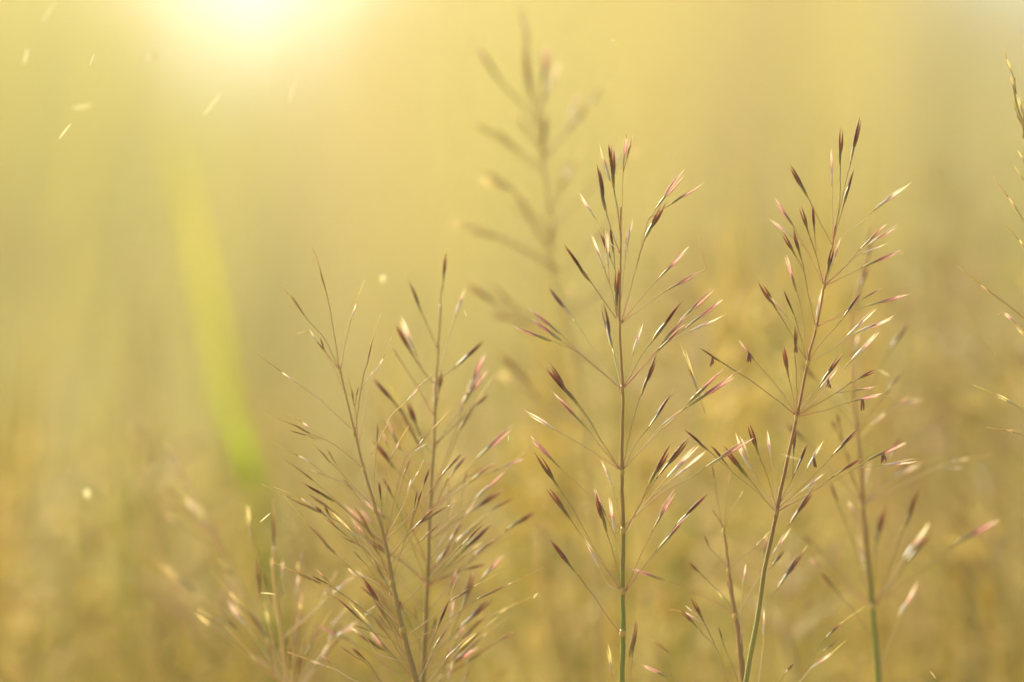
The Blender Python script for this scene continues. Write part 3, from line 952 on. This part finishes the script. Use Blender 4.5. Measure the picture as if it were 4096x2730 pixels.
# ------------------------------------------------------------------ further seed heads, far out of focus, each its own plant
def far_plant(label, top, bottom, depth, styles, seed, whorls=6, per=5, reach=300, droop=.45, stem_mat='straw', group='far blurred seed heads', wm=1.5):
    rng = random.Random(seed)
    tp, bt = P(*top, depth), P(*bottom, depth)
    foot = Vector((bt.x + rng.uniform(-.03, .03), bt.y + rng.uniform(-.02, .03), ground_z(bt.x, bt.y)))
    root = link('grass_plant', None)
    root.location = foot
    props(root, label, 'grass plant', group)
    sidew = (tp - bt).cross(FW).normalized()
    vis = catmull([bt, bt.lerp(tp, .5) + sidew * rng.uniform(-.006, .006), tp], 8)
    ctl = bt + (bt - tp).normalized() * bt.z * .4
    line = [foot * (1 - k) ** 2 + ctl * 2 * k * (1 - k) + bt * k * k for k in [i / 10 for i in range(10)]] + vis
    n = len(line)
    v, f, t = tube([p - foot for p in line], [.0011 - .0007 * (i / n) ** 2 for i in range(n)], 6)
    link('stem', mesh_from('stem', v, f, M_stem[stem_mat], t), root)
    m = .2 / 4096 * depth
    for wq in range(whorls):
        s = .30 + .66 * wq / whorls + rng.uniform(-.02, .02)
        nd = vis[min(len(vis) - 1, int(s * (len(vis) - 1)))] - foot
        for k in range(per):
            az = 2 * math.pi * (k + rng.random() * .7) / per
            L = reach * m * (1.15 - .6 * s) * rng.uniform(.7, 1.2)
            el = rng.uniform(.5, 1.0)
            d = Vector((math.cos(az) * math.cos(el), math.sin(az) * math.cos(el), math.sin(el)))
            e = nd + d * L
            e2 = e + (d + Vector((0, 0, -droop * rng.random()))) * L * rng.uniform(.40, .6)
            q = catmull([nd, nd.lerp(e, .5) + Vector((0, 0, .06 * L)), e], 3)
            v, f, t = tube(q, [.00017] * len(q), 4)
            st = rng.choice(styles)
            br = link('branch', mesh_from('branch', v, f, M_branch[st], t), root)
            dress(br, e, e2, st, rng, wm, False, rng.random() < .6)
    return root
FP = [
 ('blurred pale straw seed head leaning left, above the forked yellow one', (480, 1560), (1000, 2760), 1.16, 'yyw', 5, 4, 260, 'straw'),
 ('blurred rosy seed head low on the left, under the forked yellow one', (560, 2330), (820, 2780), 1.10, 'pwy', 4, 5, 220, 'straw'),
 ('large pale out-of-focus seed head at the left edge, lower half', (190, 1750), (150, 2760), 1.38, 'ywy', 6, 5, 330, 'straw'),
 ('faint orange-brown blur of a seed head left of the bright green leaf', (570, 900), (640, 2760), 1.62, 'gdy', 7, 5, 420, 'brown'),
 ('blurred seed head on a thick green stem, left of the central plant near the bottom', (2190, 2150), (2320, 2760), 1.13, 'wdy', 4, 4, 300, 'green'),
 ('pale cream blur of a seed head between the central and the crimson plants', (2720, 1120), (2830, 2760), 1.24, 'wyw', 7, 5, 330, 'straw'),
 ('pale pink blurred seed head between the sparse plant and the olive one, near the bottom', (3180, 2150), (3200, 2780), 1.03, 'pwy', 5, 5, 260, 'straw'),
 ('tall brown blur of a seed head right of the olive plant', (3860, 620), (3960, 2760), 1.30, 'dgd', 8, 6, 420, 'brown'),
 ('rosy blur of a seed head in front of the tall brown one', (3760, 860), (3900, 2760), 1.20, 'pwg', 6, 4, 330, 'straw'),
 ('dark brown blur of a seed head at the right edge below the awned one', (4060, 1350), (4060, 2760), 1.27, 'dgg', 6, 6, 330, 'brown'),
 ('tan blur of a seed head behind the olive one, lower right', (3560, 1750), (3680, 2760), 1.34, 'gyp', 6, 5, 320, 'straw'),
 ('brown blur of a seed head behind the golden brown plant', (1380, 1800), (1500, 2760), 1.19, 'gdp', 5, 5, 320, 'brown'),
 ('straw blur of a seed head behind the rosy plant, right side', (1900, 1500), (1830, 2760), 1.36, 'ygp', 7, 5, 360, 'straw'),
 ('large soft tan blur of a seed head left of the pale edge plant, top left', (80, 700), (60, 2760), 1.75, 'ygy', 8, 5, 460, 'straw'),
 ('olive blur of a seed head low between the leaf and the golden plant', (1060, 2050), (1130, 2760), 1.22, 'gyd', 5, 5, 260, 'green'),
]
for i, (lb, tp, bt, d, stl, wh, pe, rc, sm) in enumerate(FP):
    far_plant(lb, tp, bt, d, stl, 200 + i, wh, pe, rc, stem_mat=sm)

# ------------------------------------------------------------------ leaf blades
def leaf(label, pts, depth, width, col, seed, trans=.6):
    """a long grass leaf: keeled blade with real thickness, rooted in the soil"""
    rng = random.Random(seed)
    top = [P(x, y, depth) for x, y in pts]                    # from tip down
    low = top[-1]
    d = (top[-1] - top[-2]).normalized()
    foot = Vector((low.x + d.x * low.z * .4, low.y + .02, ground_z(low.x, low.y)))
    line = catmull(top, 6)
    ctl = low + d * low.z * .4
    line += [low * (1 - k) ** 2 + ctl * 2 * k * (1 - k) + foot * k * k for k in [(i + 1) / 10 for i in range(10)]]
    n = len(line)
    V, F, T = [], [], []
    th = .00012
    for i, p in enumerate(line):
        s = i / (n - 1)
        tg = (line[min(i + 1, n - 1)] - line[max(i - 1, 0)]).normalized()
        sd_ = tg.cross(FW).normalized()
        nr = sd_.cross(tg).normalized()
        tw = .5 * math.sin(s * 2.2 + seed)
        u = sd_ * math.cos(tw) + nr * math.sin(tw)
        nn = u.cross(tg).normalized()
        wv = width * min(1, (s * 2.6) ** .7 + .02) * (1 - .35 * max(0, s - .5))
        for k in (-1, -.5, 0, .5, 1):
            c = p - foot + u * wv * .5 * k + nn * wv * .22 * (abs(k) - .5)
            V += [c + nn * th, c - nn * th]; T += [s, s]
    for i in range(n - 1):
        for k in range(4):
            a = i * 10 + k * 2; b = a + 10
            F += [(a, a + 2, b + 2, b), (a + 1, b + 1, b + 3, a + 3)]
        F += [(i * 10, i * 10 + 10, i * 10 + 11, i * 10 + 1), (i * 10 + 8, i * 10 + 9, i * 10 + 19, i * 10 + 18)]
    F += [(0, 1, 3, 2), (2, 3, 5, 4), (4, 5, 7, 6), (6, 7, 9, 8)]
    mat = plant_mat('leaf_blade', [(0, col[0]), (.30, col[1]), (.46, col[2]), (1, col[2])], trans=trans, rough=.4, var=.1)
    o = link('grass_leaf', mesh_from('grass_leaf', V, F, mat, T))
    o.location = foot
    props(o, label, 'leaf', 'blurred leaf blades')
    return o
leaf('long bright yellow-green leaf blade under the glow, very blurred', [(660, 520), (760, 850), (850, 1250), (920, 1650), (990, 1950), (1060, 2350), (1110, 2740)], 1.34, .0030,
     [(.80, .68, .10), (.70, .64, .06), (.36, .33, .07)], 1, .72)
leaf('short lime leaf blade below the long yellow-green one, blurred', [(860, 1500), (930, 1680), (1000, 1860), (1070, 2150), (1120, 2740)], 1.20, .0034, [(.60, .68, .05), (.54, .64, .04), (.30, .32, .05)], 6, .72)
leaf('dark green leaf blade rising from the bottom edge left of the golden plant', [(800, 2280), (860, 2480), (930, 2740)], 1.22, .0060, [(.16, .24, .03), (.16, .26, .04), (.14, .2, .04)], 2)
leaf('olive leaf blade at the bottom edge, nearest the left corner', [(560, 2280), (660, 2500), (760, 2740)], 1.26, .0060, [(.34, .36, .06), (.26, .32, .05), (.14, .2, .04)], 3)
leaf('pale green leaf blade low on the right of the central stem', [(2740, 1900), (2700, 2300), (2690, 2740)], 1.32, .0075, [(.42, .46, .08), (.40, .46, .08), (.2, .26, .05)], 4)
leaf('yellowish leaf blade behind the tall brown plant on the right', [(3960, 1500), (3900, 2000), (3820, 2740)], 1.4, .0075, [(.46, .42, .08), (.42, .40, .08), (.2, .24, .05)], 5)

# ------------------------------------------------------------------ bits of chaff drifting in the light
def chaff(label, a, b, depth, wid=.00030):
    curve = random.Random(label).uniform(-.025, .025)
    depth = FOCUS + (depth - FOCUS) * 1.6
    pa, pb = P(a[0] * 1.7408, a[1] * 1.7408, depth), P(b[0] * 1.7408, b[1] * 1.7408, depth + .002)
    mid = pa.lerp(pb, .5) + (pb - pa).cross(FW).normalized() * (pb - pa).length * curve
    pts = catmull([pa, mid, pb], 5)
    n = len(pts)
    v, f, t = tube([p - pa for p in pts], [.5 * wid * (.12 + .88 * math.sin(math.pi * (.06 + .88 * i / (n - 1))) ** .8) for i in range(n)], 6)
    o = link('chaff', mesh_from('chaff', v, f, M_chaff, t))
    o.location = pa
    props(o, label, 'chaff', 'bits of chaff in the air')
CH = [
 ('pale chaff sliver drifting in the top left corner', (95, 55), (128, 5), .93, .00022),
 ('short upright chaff sliver by the left edge near the top', (55, 148), (64, 113), .925, .00030),
 ('thin bright chaff sliver, the sharpest left of the glow', (206, 152), (216, 124), .902, .00024),
 ('broad level chaff sliver, third down at the upper left', (166, 249), (211, 241), .93, .00040),
 ('bright slanting chaff sliver, lowest of the close group at the upper left', (136, 320), (163, 284), .905, .00034),
 ('slanting chaff sliver under the left side of the glow', (467, 266), (508, 214), .92, .00024),
 ('upright chaff sliver under the right side of the glow', (664, 238), (678, 190), .925, .00030),
 ('bright short chaff sliver just above the narrow brown seed head', (598, 1200), (621, 1180), .90, .00026),
 ('level chaff sliver across the narrow brown seed head', (599, 1363), (633, 1366), .902, .00024),
 ('short chaff fleck right of the tall pale bract of the rosy plant', (1066, 713), (1071, 728), .90, .00018),
 ('small chaff fleck between the rosy plant and the central plant', (1167, 1015), (1168, 1001), .90, .00014),
 ('bright fat chaff crumb at the tip of a long awn, right of the rosy plant', (1226, 1376), (1235, 1364), .90, .00034),
 ('lone bright crumb of chaff high in the middle of the top edge', (1407, 92), (1415, 96), .90, .00030),
 ('pale straight chaff straw over the olive plant', (2017, 850), (2046, 865), .915, .00020),
 ('curved chaff thread over the base of the crimson whorl', (1796, 1044), (1840, 1057), .89, .00014),
 ('chaff thread at the lower right, right of the olive plant', (2137, 1543), (2150, 1560), .90, .00014),
]
for lb, a, b, d, wd in CH:
    chaff(lb, a, b, d, wd)
def fluff(label, c, depth, r):
    """a rounded downy seed, out of focus"""
    p = P(c[0] * 1.7408, c[1] * 1.7408, depth)
    bm = bmesh.new()
    bmesh.ops.create_icosphere(bm, subdivisions=2, radius=r)
    rng = random.Random(int(c[0]))
    for v in bm.verts: v.co *= rng.uniform(.7, 1.15); v.co.z *= 1.3
    me = bpy.data.meshes.new('downy_seed'); bm.to_mesh(me); bm.free()
    a = me.attributes.new('t', 'FLOAT', 'POINT'); a.data.foreach_set('value', [.6] * len(me.vertices))
    me.materials.append(M_chaff)
    o = link('downy_seed', me); o.location = p
    props(o, label, 'seed', 'downy seeds in the air')
fluff('round bright downy seed glowing low on the left', (200, 1135), .85, .00060)
fluff('faint round downy seed left of the glow', (345, 132), .84, .00045)
fluff('pale round downy seed above the golden and rosy plants', (880, 640), .86, .00050)
